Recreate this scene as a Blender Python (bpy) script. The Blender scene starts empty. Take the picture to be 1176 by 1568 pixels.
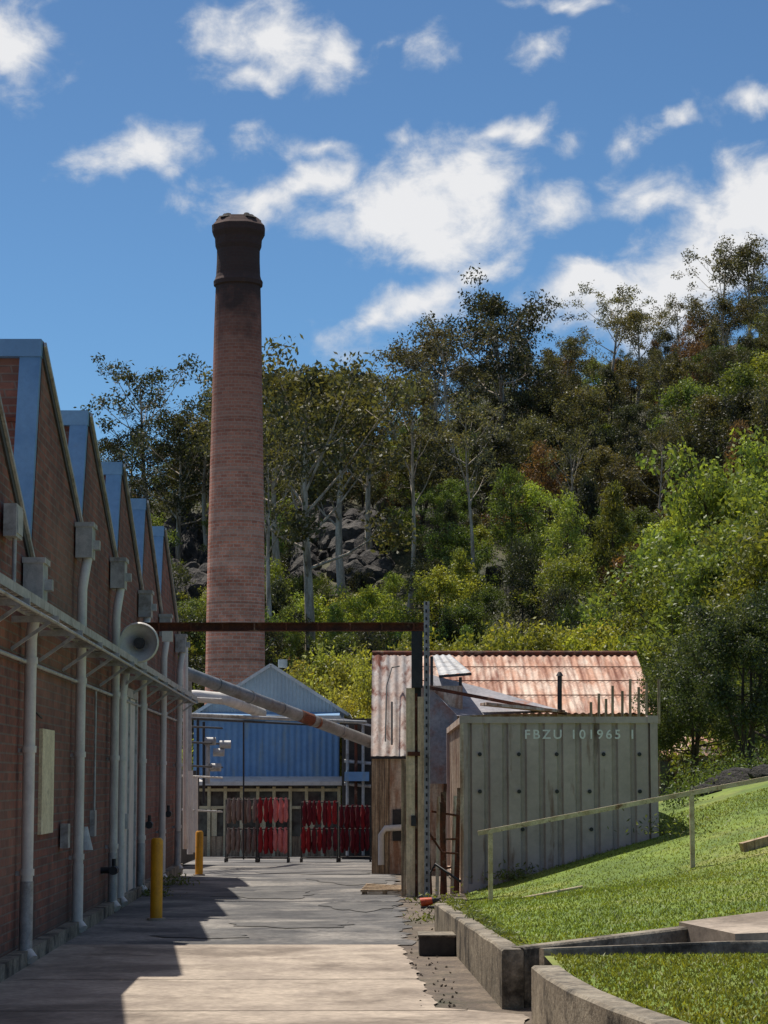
import bpy, math, random, bmesh
import numpy as np
from mathutils import Vector
random.seed(7); rng=np.random.default_rng(7)
F=3488.0; H=1.65; PIT=math.atan(411/F); CP,SP=math.cos(PIT),math.sin(PIT)
sc=bpy.context.scene
def ray(px,py):
    u=(px-588)/F; v=(784-py)/F
    return (u, CP-v*SP, SP+v*CP)
def P(px,py,y):
    d=ray(px,py); t=y/d[1]; return (d[0]*t, y, H+d[2]*t)
def Pz(px,py,z):
    d=ray(px,py); t=(z-H)/d[2]; return (d[0]*t,d[1]*t,z)
def proj(x,y,z):
    d=y*CP+(z-H)*SP; u=x/d; v=(-y*SP+(z-H)*CP)/d
    return 588+u*F,784-v*F
def s(r,g,b):
    f=lambda c:(c/255/12.92) if c/255<=.04045 else ((c/255+.055)/1.055)**2.4
    return (f(r),f(g),f(b),1)
# ---------------------------------------------------------------- nodes
def node(nt,t,ins=None,**props):
    n=nt.nodes.new(t)
    for k,v in props.items(): setattr(n,k,v)
    for k,v in (ins or {}).items():
        sk=n.inputs[k]
        if isinstance(v,bpy.types.NodeSocket): nt.links.new(v,sk)
        else: sk.default_value=v
    return n
def mix(nt,f,a,b,bt='MIX'):
    n=node(nt,'ShaderNodeMix',{0:f,6:a,7:b},data_type='RGBA',blend_type=bt); return n.outputs[2]
def mth(nt,op,a,b=0.0,c=0.0,clamp=False):
    return node(nt,'ShaderNodeMath',{0:a,1:b,2:c},operation=op,use_clamp=clamp).outputs[0]
def mr(nt,v,a,b,c=0.0,d=1.0,smooth=False):
    return node(nt,'ShaderNodeMapRange',{0:v,1:a,2:b,3:c,4:d},interpolation_type='SMOOTHSTEP' if smooth else 'LINEAR').outputs[0]
def noise(nt,vec,scale,detail=8,rough=.6,stretch=None,dist=0.0):
    if stretch: vec=node(nt,'ShaderNodeVectorMath',{0:vec,1:stretch},operation='MULTIPLY').outputs[0]
    return node(nt,'ShaderNodeTexNoise',{'Vector':vec,'Scale':scale,'Detail':detail,'Roughness':rough,'Distortion':dist}).outputs[0]
def newmat(name):
    m=bpy.data.materials.new(name); m.use_nodes=True; nt=m.node_tree; nt.nodes.clear()
    out=nt.nodes.new('ShaderNodeOutputMaterial'); return m,nt,out
def obj(nt): return node(nt,'ShaderNodeTexCoord').outputs['Object']
def finish(nt,out,col,rough=.85,metal=0,bumpsrc=None,bump=.2,bdist=.02):
    ins={'Base Color':col,'Roughness':rough,'Metallic':metal}
    p=node(nt,'ShaderNodeBsdfPrincipled',ins)
    if bumpsrc is not None:
        b=node(nt,'ShaderNodeBump',{'Strength':bump,'Distance':bdist,'Height':bumpsrc}); nt.links.new(b.outputs[0],p.inputs['Normal'])
    nt.links.new(p.outputs[0],out.inputs[0])
def G(name,a,b,scale=4,lo=.4,hi=.62,st=None,rough=.85,metal=0,bump=.25,bdist=.01,c=None,cs=1.0,clo=.52,chi=.68,cst=None,fine=.25):
    m,nt,out=newmat(name); v=obj(nt)
    n1=noise(nt,v,scale,5,.62,st); f=mr(nt,n1,lo,hi)
    col=mix(nt,f,a,b)
    if c is not None:
        n2=noise(nt,v,cs,7,.65,cst,.3); col=mix(nt,mr(nt,n2,clo,chi),col,c)
    n3=noise(nt,v,scale*9,4,.7)
    q=mr(nt,n3,.3,.7,1-fine,1+fine)
    col=mix(nt,1.0,col,node(nt,'ShaderNodeCombineColor',{0:q,1:q,2:q}).outputs[0],'MULTIPLY')
    finish(nt,out,col,rough,metal,n3,bump,bdist); return m
def brick(name,c1,c2,mortar,bw=.235,bh=.082,ms=.010,mode='flat',R=1.5,dark=None):
    m,nt,out=newmat(name); v=obj(nt); sp=node(nt,'ShaderNodeSeparateXYZ',{0:v}).outputs
    if mode=='flat': u=mth(nt,'ADD',sp[0],sp[1])
    else: u=mth(nt,'MULTIPLY',mth(nt,'ARCTAN2',sp[1],sp[0]),R)
    vec=node(nt,'ShaderNodeCombineXYZ',{0:u,1:sp[2]}).outputs[0]
    b=node(nt,'ShaderNodeTexBrick',{'Vector':vec,'Color1':c1,'Color2':c2,'Mortar':mortar,'Scale':1.0,'Mortar Size':ms,'Mortar Smooth':.3,'Bias':-.1,'Brick Width':bw,'Row Height':bh})
    n=noise(nt,v,1.1,6,.6); n2=noise(nt,v,14,4,.7)
    f=mr(nt,n,.35,.7,.72,1.25); g=mr(nt,n2,.3,.7,.75,1.25); fg=mth(nt,'MULTIPLY',f,g)
    col=mix(nt,1.0,b.outputs[0],node(nt,'ShaderNodeCombineColor',{0:fg,1:fg,2:fg}).outputs[0],'MULTIPLY')
    if mode=='flat':
        st=noise(nt,v,1.0,6,.6,(2.5,2.5,.25)); col=mix(nt,mr(nt,st,.54,.72,0,.6),col,s(52,44,42))
        st2=noise(nt,v,.35,5,.6,(1,1,1.5)); col=mix(nt,mr(nt,st2,.5,.7,0,.35),col,s(150,120,100))
        low=mr(nt,mth(nt,'ADD',sp[2],mth(nt,'MULTIPLY',n,.8)),.9,.3,0,.8); col=mix(nt,low,col,s(66,60,52))
    else:
        bn=noise(nt,v,1.0,4,.7,(.02,.02,2.2)); col=mix(nt,mr(nt,bn,.47,.62,0,.5),col,s(238,194,170))
        bn2=noise(nt,v,1.0,3,.7,(.02,.02,3.6)); col=mix(nt,mr(nt,bn2,.54,.66,0,.5),col,s(110,66,50))
        zz=mth(nt,'ADD',sp[2],mth(nt,'MULTIPLY',mth(nt,'SUBTRACT',n,.5),7))
        col=mix(nt,mr(nt,zz,13,25,0,.8),col,dark)
        col=mix(nt,mr(nt,zz,22.5,25.5,0,.85),col,s(52,46,45))
    h=mth(nt,'ADD',mth(nt,'MULTIPLY',b.outputs[1],-1),mth(nt,'MULTIPLY',n2,.5))
    finish(nt,out,col,.9,0,h,.5,.012); return m
def leafmat(name,tr=.38):
    m,nt,out=newmat(name)
    oi=node(nt,'ShaderNodeObjectInfo'); ge=node(nt,'ShaderNodeNewGeometry')
    r=ge.outputs['Random Per Island']
    col=oi.outputs['Color']
    vv=mr(nt,r,0,1,.45,1.55); 
    col=mix(nt,1.0,col,node(nt,'ShaderNodeCombineColor',{0:vv,1:vv,2:vv}).outputs[0],'MULTIPLY')
    n=noise(nt,obj(nt),.45,2,.6)
    col=mix(nt,mr(nt,n,.42,.68,0,.6),col,mix(nt,1.0,col,(1.6,1.2,.6,1),'MULTIPLY'))
    hs=node(nt,'ShaderNodeHueSaturation',{'Hue':mr(nt,oi.outputs['Random'],0,1,.485,.51),'Saturation':.95,'Value':mr(nt,oi.outputs['Random'],0,1,.8,1.25),'Fac':1.0,'Color':col}).outputs[0]
    d=node(nt,'ShaderNodeBsdfDiffuse',{'Color':hs})
    t=node(nt,'ShaderNodeBsdfTranslucent',{'Color':mix(nt,1.0,hs,(1.5,1.45,.7,1),'MULTIPLY')})
    ms=node(nt,'ShaderNodeMixShader',{0:tr,1:d.outputs[0],2:t.outputs[0]})
    gl=node(nt,'ShaderNodeBsdfGlossy',{'Color':(1,1,1,1),'Roughness':.5})
    ms2=node(nt,'ShaderNodeMixShader',{0:.03,1:ms.outputs[0],2:gl.outputs[0]})
    nt.links.new(ms2.outputs[0],out.inputs[0]); return m
# ---------------------------------------------------------------- mesh builder
class MB:
    def __init__(s_): s_.V=[];s_.F=[];s_.M=[];s_.S=[]
    def add(s_,v,f,m=0,sm=False):
        o=len(s_.V); s_.V.extend([tuple(map(float,p)) for p in v])
        for q in f: s_.F.append(tuple(i+o for i in q)); s_.M.append(m); s_.S.append(sm)
    def box(s_,x0,x1,y0,y1,z0,z1,m=0,fn=None):
        v=[(x,y,z) for z in (z0,z1) for y in (y0,y1) for x in (x0,x1)]
        if fn: v=[fn(*p) for p in v]
        s_.add(v,[(0,2,3,1),(4,5,7,6),(0,1,5,4),(2,6,7,3),(0,4,6,2),(1,3,7,5)],m)
    def beam(s_,a,b,w,h,m=0,up=(0,0,1)):
        a=Vector(a);b=Vector(b);d=(b-a).normalized();u=Vector(up)
        r=d.cross(u)
        if r.length<1e-3: r=d.cross(Vector((0,1,0)))
        r.normalize();u=r.cross(d).normalized()
        v=[]
        for p in (a,b):
            for i,j in ((-1,-1),(1,-1),(1,1),(-1,1)): v.append(p+r*(i*w/2)+u*(j*h/2))
        s_.add(v,[(3,2,1,0),(4,5,6,7),(0,1,5,4),(1,2,6,5),(2,3,7,6),(3,0,4,7)],m)
    def tube(s_,pts,rad,n=10,m=0,caps=True):
        pts=[Vector(p) for p in pts]
        if not hasattr(rad,'__len__'): rad=[rad]*len(pts)
        v=[];f=[]
        ref=None
        for i,p in enumerate(pts):
            d=(pts[min(i+1,len(pts)-1)]-pts[max(i-1,0)]).normalized()
            if ref is None: ref=d.orthogonal().normalized()
            ref=(ref-d*ref.dot(d));
            if ref.length<1e-4: ref=d.orthogonal()
            ref.normalize(); q=d.cross(ref)
            for k in range(n):
                a=2*math.pi*k/n; v.append(p+(ref*math.cos(a)+q*math.sin(a))*rad[i])
        for i in range(len(pts)-1):
            for k in range(n):
                f.append((i*n+k,i*n+(k+1)%n,(i+1)*n+(k+1)%n,(i+1)*n+k))
        s_.add(v,f,m,True)
        if caps:
            e=(len(pts)-1)*n
            s_.add(v[:n],[tuple(range(n))[::-1]],m); s_.add(v[e:],[tuple(range(n))],m)
    def corr(s_,a,b,c,d,pitch,amp,m=0,prof='sin',rows=6):
        a,b,c,d=[Vector(p) for p in (a,b,c,d)]
        L=(b-a).length; n=max(2,int(L/pitch)); nrm=(b-a).cross(d-a).normalized()
        if prof=='sin': base=[(i/6,math.sin(2*math.pi*i/6)) for i in range(6)]
        else: base=[(0,0),(.38,0),(.46,1),(.90,1),(.98,0)]
        us=[];os=[]
        for k in range(n):
            for t,o in base: us.append((k+t)/n);os.append(o*amp)
        us.append(1.0);os.append(0)
        v=[];f=[];N=len(us)
        for r in range(rows+1):
            t=r/rows
            for u,o in zip(us,os):
                p=(a.lerp(b,u)).lerp(d.lerp(c,u),t)+nrm*o; v.append(p)
        for r in range(rows):
            for i in range(N-1): f.append((r*N+i,r*N+i+1,(r+1)*N+i+1,(r+1)*N+i))
        s_.add(v,f,m,prof=='sin')
    def leaves(s_,C,size,m=0,asp=.5,droop=0):
        n=len(C); a=rng.normal(size=(n,3)); a[:,2]-=droop; a/=np.linalg.norm(a,axis=1)[:,None]
        b=np.cross(a,rng.normal(size=(n,3))); b/=np.linalg.norm(b,axis=1)[:,None]
        sz=(size*rng.uniform(.6,1.4,n))[:,None]
        v=np.stack([C+a*sz/2,C+b*sz*asp/2,C-a*sz/2,C-b*sz*asp/2],1).reshape(-1,3)
        o=len(s_.V); s_.V.extend(map(tuple,v.tolist()))
        for i in range(n): s_.F.append((o+4*i,o+4*i+1,o+4*i+2,o+4*i+3))
        s_.M.extend([m]*n); s_.S.extend([False]*n)
    def mesh(s_,name,mats):
        me=bpy.data.meshes.new(name); me.from_pydata(s_.V,[],s_.F)
        me.polygons.foreach_set('material_index',s_.M); me.polygons.foreach_set('use_smooth',s_.S)
        for m in mats: me.materials.append(m)
        me.update(); return me
    def ob(s_,name,mats,parent=None,loc=None):
        o=bpy.data.objects.new(name,s_.mesh(name,mats)); sc.collection.objects.link(o)
        if loc: o.location=loc
        if parent: o.parent=parent
        return o
def empty(name):
    o=bpy.data.objects.new(name,None); sc.collection.objects.link(o); return o
# ---------------------------------------------------------------- materials
m_brick=brick('brick_wall',s(140,84,66),s(102,62,50),s(118,102,90))
m_chim=brick('chimney_brick',s(242,158,126),s(212,124,96),s(226,188,165),bw=.4,bh=.17,ms=.022,mode='cyl',R=1.5,dark=s(132,84,70))
m_asph=G('asphalt',s(70,68,67),s(104,101,97),1.2,rough=.9,c=s(138,132,124),cs=.5,clo=.48,chi=.62,fine=.4,bdist=.02)
m_patch=G('asphalt_patch',s(84,82,79),s(108,104,99),1.5,rough=.9,c=s(66,64,62),cs=.8,fine=.3)
m_conc=G('concrete',s(152,138,123),s(178,163,145),1.5,rough=.9,c=s(122,109,95),cs=.6,clo=.5,chi=.62,fine=.25)
m_cwall=G('old_concrete',s(120,110,94),s(152,142,124),3,c=s(58,52,42),cs=2.2,clo=.48,chi=.62,fine=.4,bump=.6,bdist=.02)
m_dirt=G('dirt',s(90,78,66),s(118,104,88),2.5,c=s(62,60,40),cs=.9,fine=.4,bump=.6,bdist=.03)
m_grass=G('grass_soil',s(86,108,30),s(112,132,38),.8,c=s(140,136,68),cs=.5,clo=.5,chi=.72,fine=.35,bump=.8,bdist=.03)
m_hill=G('hill_ground',s(46,50,28),s(80,76,46),.12,c=s(34,36,24),cs=.3,fine=.4,bump=1,bdist=.3)
m_blue=G('blue_paint',s(94,134,170),s(108,148,182),2,rough=.5,c=s(130,150,162),cs=3,clo=.6,chi=.8,fine=.08)
m_white=G('white_pipe',s(204,198,190),s(220,214,204),3,rough=.45,c=s(150,138,122),cs=2,clo=.55,chi=.8,cst=(1,1,.3),fine=.08)
m_galv=G('galvanised',s(162,162,160),s(188,186,182),8,rough=.5,metal=.15,c=s(124,118,110),cs=3,fine=.12)
m_duct=G('duct_metal',s(112,116,116),s(136,138,138),4,rough=.5,metal=.2,c=s(90,80,72),cs=2,fine=.12)
m_dark=G('dark_metal',s(38,38,40),s(56,54,54),6,rough=.6)
m_shade_frame=G('painted_shade_and_frame',s(58,55,52),s(78,73,67),2,rough=.9)  # dark tone: painted-in shade on passage box and block sides, plus rack frames
m_rust=G('rust',s(108,58,38),s(74,46,34),5,rough=.9,c=s(156,132,110),cs=3,clo=.55,chi=.7,fine=.35,bump=.6)
m_rroof=G('rusty_roof',s(212,190,170),s(186,138,110),1.3,lo=.38,hi=.58,st=(3,.5,.5),rough=.75,c=s(128,76,52),cs=1.0,clo=.46,chi=.64,cst=(4,.4,.4),fine=.25)
m_rclad=G('rusty_cladding',s(226,214,202),s(208,182,164),1.6,lo=.4,hi=.62,st=(3,3,.6),rough=.75,c=s(140,76,54),cs=1.4,clo=.5,chi=.64,cst=(3,3,.45),fine=.2)
m_rwall=G('peeled_wall',s(210,194,174),s(164,124,98),2.0,lo=.42,hi=.6,st=(3,3,.5),c=s(110,70,50),cs=2.4,clo=.55,chi=.68,cst=(2,2,.5),fine=.25)
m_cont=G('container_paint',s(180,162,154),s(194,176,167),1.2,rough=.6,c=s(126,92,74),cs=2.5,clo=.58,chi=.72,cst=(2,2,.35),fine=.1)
m_contshade=G('container_rib_shade',s(166,149,141),s(180,163,154),1.2,rough=.6,c=s(104,78,64),cs=2.5,clo=.56,chi=.72,cst=(2,2,.35),fine=.1)  # darker copy of the container paint, puts rib shade into the colour
m_contside=G('container_side',s(210,190,164),s(164,130,104),1.6,lo=.45,hi=.62,st=(1,2,.5),c=s(116,66,46),cs=1.8,clo=.5,chi=.62,cst=(1,2,.5),fine=.25)
m_text=G('stencil_paint',s(244,242,238),s(230,228,224),9,fine=.15)
m_wood=G('weathered_wood',s(192,168,136),s(132,108,84),2,st=(8,8,.6),c=s(80,66,52),cs=3,clo=.54,chi=.68,cst=(3,3,.4),fine=.25,bump=.6)
m_post=G('painted_post',s(240,214,176),s(214,184,146),2,st=(8,8,.6),c=s(124,92,68),cs=2.4,clo=.54,chi=.66,cst=(4,4,.3),fine=.2,bump=.6)
m_yel=G('yellow_paint',s(226,158,20),s(206,142,18),4,rough=.5,c=s(120,90,40),cs=6,clo=.62,chi=.74,fine=.12)
m_rail=G('rail_paint',s(212,196,164),s(180,158,122),6,rough=.6,c=s(128,92,64),cs=8,clo=.58,chi=.68)
m_shedgable=G('shed_gable_sheet',s(178,184,184),s(190,196,194),1,rough=.55,c=s(172,168,158),cs=2,clo=.6,chi=.8,cst=(2,2,.3),fine=.08)
m_shedblue=G('shed_blue_sheet',s(108,150,192),s(122,162,200),1,rough=.5,c=s(136,158,172),cs=2,cst=(2,2,.3),fine=.08)
m_cream=G('cream_paint',s(228,216,178),s(208,194,156),4,c=s(140,122,92),cs=5,clo=.6,chi=.75)
m_greyroof=G('grey_roof',s(140,138,142),s(160,156,158),1.5,c=s(150,102,82),cs=1.2,clo=.52,chi=.64)
m_rock=G('rock',s(62,58,55),s(100,94,87),.8,c=s(34,32,31),cs=.5,clo=.48,chi=.6,fine=.45,bump=1,bdist=.25)
m_bark=G('pale_bark',s(206,192,172),s(150,132,112),1.5,st=(3,3,.6),c=s(96,84,72),cs=1,cst=(2,2,.5))
m_bark2=G('dark_bark',s(90,76,62),s(60,50,42),4,st=(3,3,.6),bump=.8)
m_leaf=leafmat('foliage')
m_orange=G('orange_plastic',s(214,84,30),s(190,70,24),6,rough=.5)
def glass():
    m,nt,out=newmat('window_glass'); n=noise(nt,obj(nt),2,3)
    finish(nt,out,mix(nt,mr(nt,n,.4,.6),s(44,50,50),s(96,102,96)),.12); return m
m_glass=glass()
def yarn(name,a,b): return G(name,a,b,6,st=(6,6,.8),rough=.95,fine=.3,bump=.8)
y_br=yarn('brown_yarn',s(142,122,110),s(112,94,84)); y_rd=yarn('red_yarn',s(156,30,34),s(112,20,26)); y_pk=yarn('pink_yarn',s(206,122,118),s(182,100,98)); y_mr=yarn('maroon_yarn',s(122,24,36),s(74,14,24))
# ---------------------------------------------------------------- terrain
def z0(y): return float(np.interp(y,[0,38,60,76,120],[0,0,-.47,-.8,-1.0]))
def crest(px): return float(np.interp(px,[-600,0,180,300,400,600,750,900,1050,1176,1800],[16,27,29.5,34,35,37,42,44.5,47.5,51.5,60]))
def hz(x,y):
    if y<=118: return z0(y)
    px=588+x/y*F
    t=min(1,(y-118)/(255-118)); e=t*.75+.25*t*t*(3-2*t)
    w=1.6*math.sin(x*.21+y*.07)+1.2*math.sin(x*.09-y*.13+2)+.6*math.sin(x*.5+y*.33)
    return -1+(crest(px)+1)*e+w*min(1,(y-118)/25)+max(0,(y-255))*.03
def yat(px,py):
    y=120.0
    while y<300:
        x=(px-588)/F*y
        if proj(x,y,hz(x,y))[1]<=py: return y
        y+=1
    return 300
xs=np.unique(np.concatenate([np.linspace(-900,-110,14),np.linspace(-110,110,90),np.linspace(110,900,14)]))
ys=np.unique(np.concatenate([np.linspace(-60,118,60),np.linspace(118,300,80),np.linspace(300,1500,16)]))
g=MB(); nx=len(xs)
g.add([(x,y,hz(x,y)-.006) for y in ys for x in xs],[(j*nx+i,j*nx+i+1,(j+1)*nx+i+1,(j+1)*nx+i) for j in range(len(ys)-1) for i in range(nx-1)],0,True)
for k,q in enumerate(g.F):
    if g.V[q[0]][1]<60 : g.M[k]=1
g.ob('ground_terrain',[m_hill,m_dirt])
def strip(name,left,right,mat,y0,y1,step,zoff):
    b=MB(); yy=np.arange(y0,y1+.01,step); n=8; v=[]
    for y in yy:
        l=left(y);r=right(y)
        for i in range(n+1): v.append((l+(r-l)*i/n,y,z0(y)+zoff))
    b.add(v,[(j*(n+1)+i,j*(n+1)+i+1,(j+1)*(n+1)+i+1,(j+1)*(n+1)+i) for j in range(len(yy)-1) for i in range(n)],0,True)
    return b.ob(name,[mat])
WX=lambda y:-2.82-.0236*y
jit=lambda y:.06*math.sin(y*5.1)+.05*math.sin(y*11.3+1)+.03*math.sin(y*23)
strip('asphalt_road',lambda y:WX(y)+.1 if y<42 else -9,lambda y:(.35-.004*y+jit(y)) if y<44 else 4,m_asph,23.32,74,.25,.004)
strip('concrete_road',lambda y:WX(y)+.1,lambda y:float(np.interp(y,[5,16.4,16.9,18,23.4],[.98,.98,.40,.34,.16]))+.3*jit(y),m_conc,4,23.3,.1,.008)
b=MB()
for yj,(xa,xb) in {19.2:(-3.0,.33),16.6:(-3.0,.6),14.4:(-3.0,.95)}.items():
    b.add([(xa,yj,.012),(xb,yj+.06,.012),(xb,yj+.085,.012),(xa,yj+.022,.012)],[(0,1,2,3)])
b.ob('road_joint',[m_dirt])
for (cx,cy,rx,ry,zz) in [(-1.0,26.5,.7,.6,.012),(-.3,30.5,.5,1.2,.012),(-1.7,33.5,.7,1.3,.012),(-.5,38.5,.7,1.8,.012),(-1.2,45,1.2,1.6,.012),(-1.9,24.6,.5,.4,.012)]:
    b=MB(); n=30; v=[(cx,cy,z0(cy)+zz)]
    for k in range(n):
        a=2*math.pi*k/n; r=1+.15*math.sin(3*a+cx)+.12*math.sin(7*a+cy)+random.uniform(-.06,.06); v.append((cx+rx*r*math.cos(a),cy+ry*r*math.sin(a),z0(cy+ry*r*math.sin(a))+zz))
    b.add(v,[(0,k+1,(k+1)%n+1) for k in range(n)]); b.ob('road_patch',[m_patch])
# ---------------------------------------------------------------- left sawtooth building
bl=empty('brick_sawtooth_factory')
Wf=lambda u,v,z:(WX(v)+u,v,z)
ZP=5.85; peaks=[8.2,12.4,16.7,21.9,26.2,30.5,34.5,38.3]; lean=.6; zvs=[3.7,3.7,3.7,3.7,4.42,4.42,4.4,4.4]
yend=42.2
def bay(i):
    p=peaks[i]; nxt=peaks[i+1]-lean if i+1<len(peaks) else yend; zn=zvs[i+1] if i+1<len(peaks) else 4.3
    return p,zvs[i],nxt,zn
b=MB()
for u in (0,-30):
    for i in range(len(peaks)):
        p,zv,nxt,zn=bay(i); b.add([Wf(u,p-lean,-.1),Wf(u,nxt,-.1),Wf(u,nxt,zn),Wf(u,p,ZP),Wf(u,p-lean,zv)],[(0,1,2,3,4)])
b.add([Wf(0,yend,-.1),Wf(-30,yend,-.1),Wf(-30,yend,4.3),Wf(0,yend,4.3)],[(0,1,2,3)])
b.add([Wf(0,7.6,-.1),Wf(-30,7.6,-.1),Wf(-30,7.6,3.7),Wf(0,7.6,3.7)],[(3,2,1,0)])
b.ob('walls',[m_brick],bl)
b=MB()
for i in range(len(peaks)):
    p,zv,nxt,zn=bay(i)
    b.add([Wf(.02,p-.04,ZP+.05),Wf(-30,p-.04,ZP+.05),Wf(-30,nxt-.02,zn+.04),Wf(.02,nxt-.02,zn+.04)],[(0,1,2,3)],0)
    b.beam(Wf(-.01,p-.04,ZP-.03),Wf(-.01,nxt,zn-.03),.06,.14,1)
    b.beam(Wf(.033,p-.04,ZP+.02),Wf(.033,nxt,zn+.02),.025,.045,2)
b.ob('roof',[m_greyroof,m_dark,m_galv],bl)
b=MB()
for p,ZV in zip(peaks,zvs):
    A=lambda u,z,o=0:Wf(u,p-lean*(ZP-z)/(ZP-ZV)-o,z)
    b.add([A(.01,ZV,.0),A(-30,ZV,.0),A(-30,ZP,.0),A(.01,ZP,.0)],[(3,2,1,0)],1)
    b.beam(A(-.10,ZV,.05),A(-.10,ZP+.03,.05),.2,.09,0,up=(0,1,0))
    b.beam(A(.01,ZP-.03,.07),A(-30,ZP-.03,.07),.14,.17,0)
    b.beam(A(.00,ZV+.1,.06),A(-30,ZV+.1,.06),.12,.2,0)
    for k in range(12):
        b.beam(A(-.62-k*.5,ZV,.03),A(-.62-k*.5,ZP,.03),.05,.06,0 if k%2 else 2,up=(0,1,0))
    for zz in (4.6,5.1): b.beam(A(.0,zz,.02),A(-12,zz,.02),.04,.04,2)
b.ob('sawtooth_windows',[m_blue,m_brick,m_rust],bl)
b=MB()
b.box(0.0,.13,7.6,yend,-.05,.14,0,Wf)
b.ob('plinth',[m_cwall],bl)
b=MB()
b.box(.0,.05,30.3,32.6,.05,2.85,0,Wf); b.box(.05,.08,30.3,30.42,.05,2.9,1,Wf); b.box(.05,.08,32.48,32.6,.05,2.9,1,Wf); b.box(.05,.08,30.42,32.48,2.78,2.9,1,Wf); b.box(.05,.075,31.4,31.46,.1,2.78,1,Wf)
b.box(.0,.035,22.2,23.15,1.13,2.15,2,Wf)
b.box(.02,.1,31.0,31.2,1.0,1.2,1,Wf)
b.ob('door_and_boards',[m_white,m_galv,m_cream],bl)
dp=[(20.7,3.28,.36,'b'),(24.9,4.08,.36,'b'),(28.9,4.08,.36,'b'),(29.9,3.1,0,''),(33.2,4.02,.36,'b'),(37.3,4.0,.33,'b'),(41.2,3.95,.3,'b')]
for k,(v,zt,bh,bx) in enumerate(dp):
    b=MB(); r=.055
    b.tube([Wf(.1,v,.12),Wf(.1,v,zt-.35),Wf(.12,v,zt-.2),Wf(.14,v+.1,zt)],r,12,0)
    b.tube([Wf(.1,v,.12),Wf(.1,v,.75)],r+.006,12,1 if k%2==0 else 0)
    for zz in (.8,1.9,2.7): b.tube([Wf(.1,v,zz),Wf(.1,v,zz+.06)],r+.012,12,0); b.box(.0,.1,v-.015,v+.015,zz,zz+.04,2,Wf)
    b.tube([Wf(.1,v,.14),Wf(.17,v-.05,.06)],r,10,0)
    if bx:
        b.box(.02,.20,v-.02,v+.34,zt,zt+bh,2,Wf); b.box(.01,.22,v-.04,v+.36,zt+bh-.02,zt+bh+.03,2,Wf)
        b.box(.20,.27,v+.1,v+.24,zt+.1,zt+.2,2,Wf)
    b.ob('downpipe',[m_white,m_galv,m_galv],bl)
b=MB()
b.box(.03,.14,19.3,19.7,3.72,4.0,0,Wf); b.box(.14,.15,19.34,19.66,3.75,3.97,0,Wf); b.tube([Wf(.1,19.5,3.72),Wf(.1,19.5,3.2)],.02,8,0)
b.ob('switch_box',[m_galv],bl)
TZ=3.10
b=MB(); 
b.box(.12,.135,8,42,TZ,TZ+.08,0,Wf); b.box(.36,.375,8,42,TZ,TZ+.08,0,Wf)
for v in np.arange(8,42,.3): b.box(.135,.36,v,v+.04,TZ+.005,TZ+.02,0,Wf)
for v in np.arange(8.4,42,1.95): 
    b.box(.0,.42,v,v+.045,TZ-.06,TZ-.005,0,Wf); b.beam(Wf(.0,v+.02,TZ-.3),Wf(.34,v+.02,TZ-.06),.03,.03,0)
for k,(u,rr) in enumerate([(.17,.02),(.22,.026),(.27,.015),(.32,.03)]):
    b.tube([Wf(u+.008*math.sin(v*1.3+k),v,TZ+.025+rr+.01*math.sin(v*.9+k)) for v in np.arange(8,42,.8)],rr,8,1 if k!=1 else 0)
b.tube([Wf(.06,v,2.72) for v in np.arange(8.9,42,4)],.02,8,0)
b.tube([Wf(.42,v,TZ-.08) for v in np.arange(8.9,42,4)],.016,8,0)
b.ob('cable_tray',[m_galv,m_white],bl)
b=MB()
for v,z in [(28.4,.55),(33.9,1.0),(37.9,1.1)]:
    b.tube([Wf(.0,v,z),Wf(.16,v,z)],.04,10,0); b.tube([Wf(.16,v-.12,z),Wf(.16,v+.12,z)],.055,10,0); b.tube([Wf(.16,v,z),Wf(.16,v,z+.14)],.025,8,0)
b.box(.02,.1,23.9,24.1,.95,1.2,1,Wf); b.tube([Wf(.16,25.0,1.15),Wf(.16,25.0,.9)],[.03,.09],10,1)
b.box(.0,.06,27.0,27.2,1.0,1.3,1,Wf); b.tube([Wf(.04,27.1,1.3),Wf(.04,27.1,2.7)],.015,6,1)
b.tube([Wf(.04,18.6,1.5),Wf(.04,18.6,2.9)],.014,6,0); b.tube([Wf(.03,21.6,3.6),Wf(.03,21.6,2.3),Wf(.03,22.1,2.25)],.012,6,0)
b.ob('wall_valves',[m_dark,m_galv],bl)
b=MB(); c=Vector(P(212,984,29)); 
prof=[(0,.255),(.02,.25),(.06,.19),(.14,.12),(.26,.07),(.3,.06)]
b.tube([c+Vector((0,t,0)) for t,_ in prof],[r for _,r in prof],28,0,False)
b.tube([c+Vector((0,-.012,0)),c+Vector((0,.0,0)),c+Vector((0,.012,0))],[.24,.262,.25],28,0,False)
b.tube([c+Vector((0,.01,0)),c+Vector((0,.12,0))],[.065,.075],16,1)
b.tube([c+Vector((0,.28,0)),c+Vector((0,.5,0))],.09,14,0)
b.beam(c+Vector((-.45,.4,-.12)),c+Vector((.05,.4,-.12)),.05,.04,0); b.beam(c+Vector((0,.4,-.12)),c+Vector((0,.4,-.02)),.05,.05,0)
b.ob('loudspeaker',[m_white,m_dark])
for (px,py,y,h) in [(244,1405,27.4,.97),(308,1330,42.4,.82)]:
    x=(px-588)/F*y; b=MB(); b.tube([(x,y,z0(y)),(x,y,z0(y)+h-.03),(x,y,z0(y)+h)],[.072,.072,.05],18,0); b.tube([(x,y,z0(y)),(x,y,z0(y)+.03)],.11,18,1); b.ob('yellow_bollard',[m_yel,m_conc])
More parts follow.
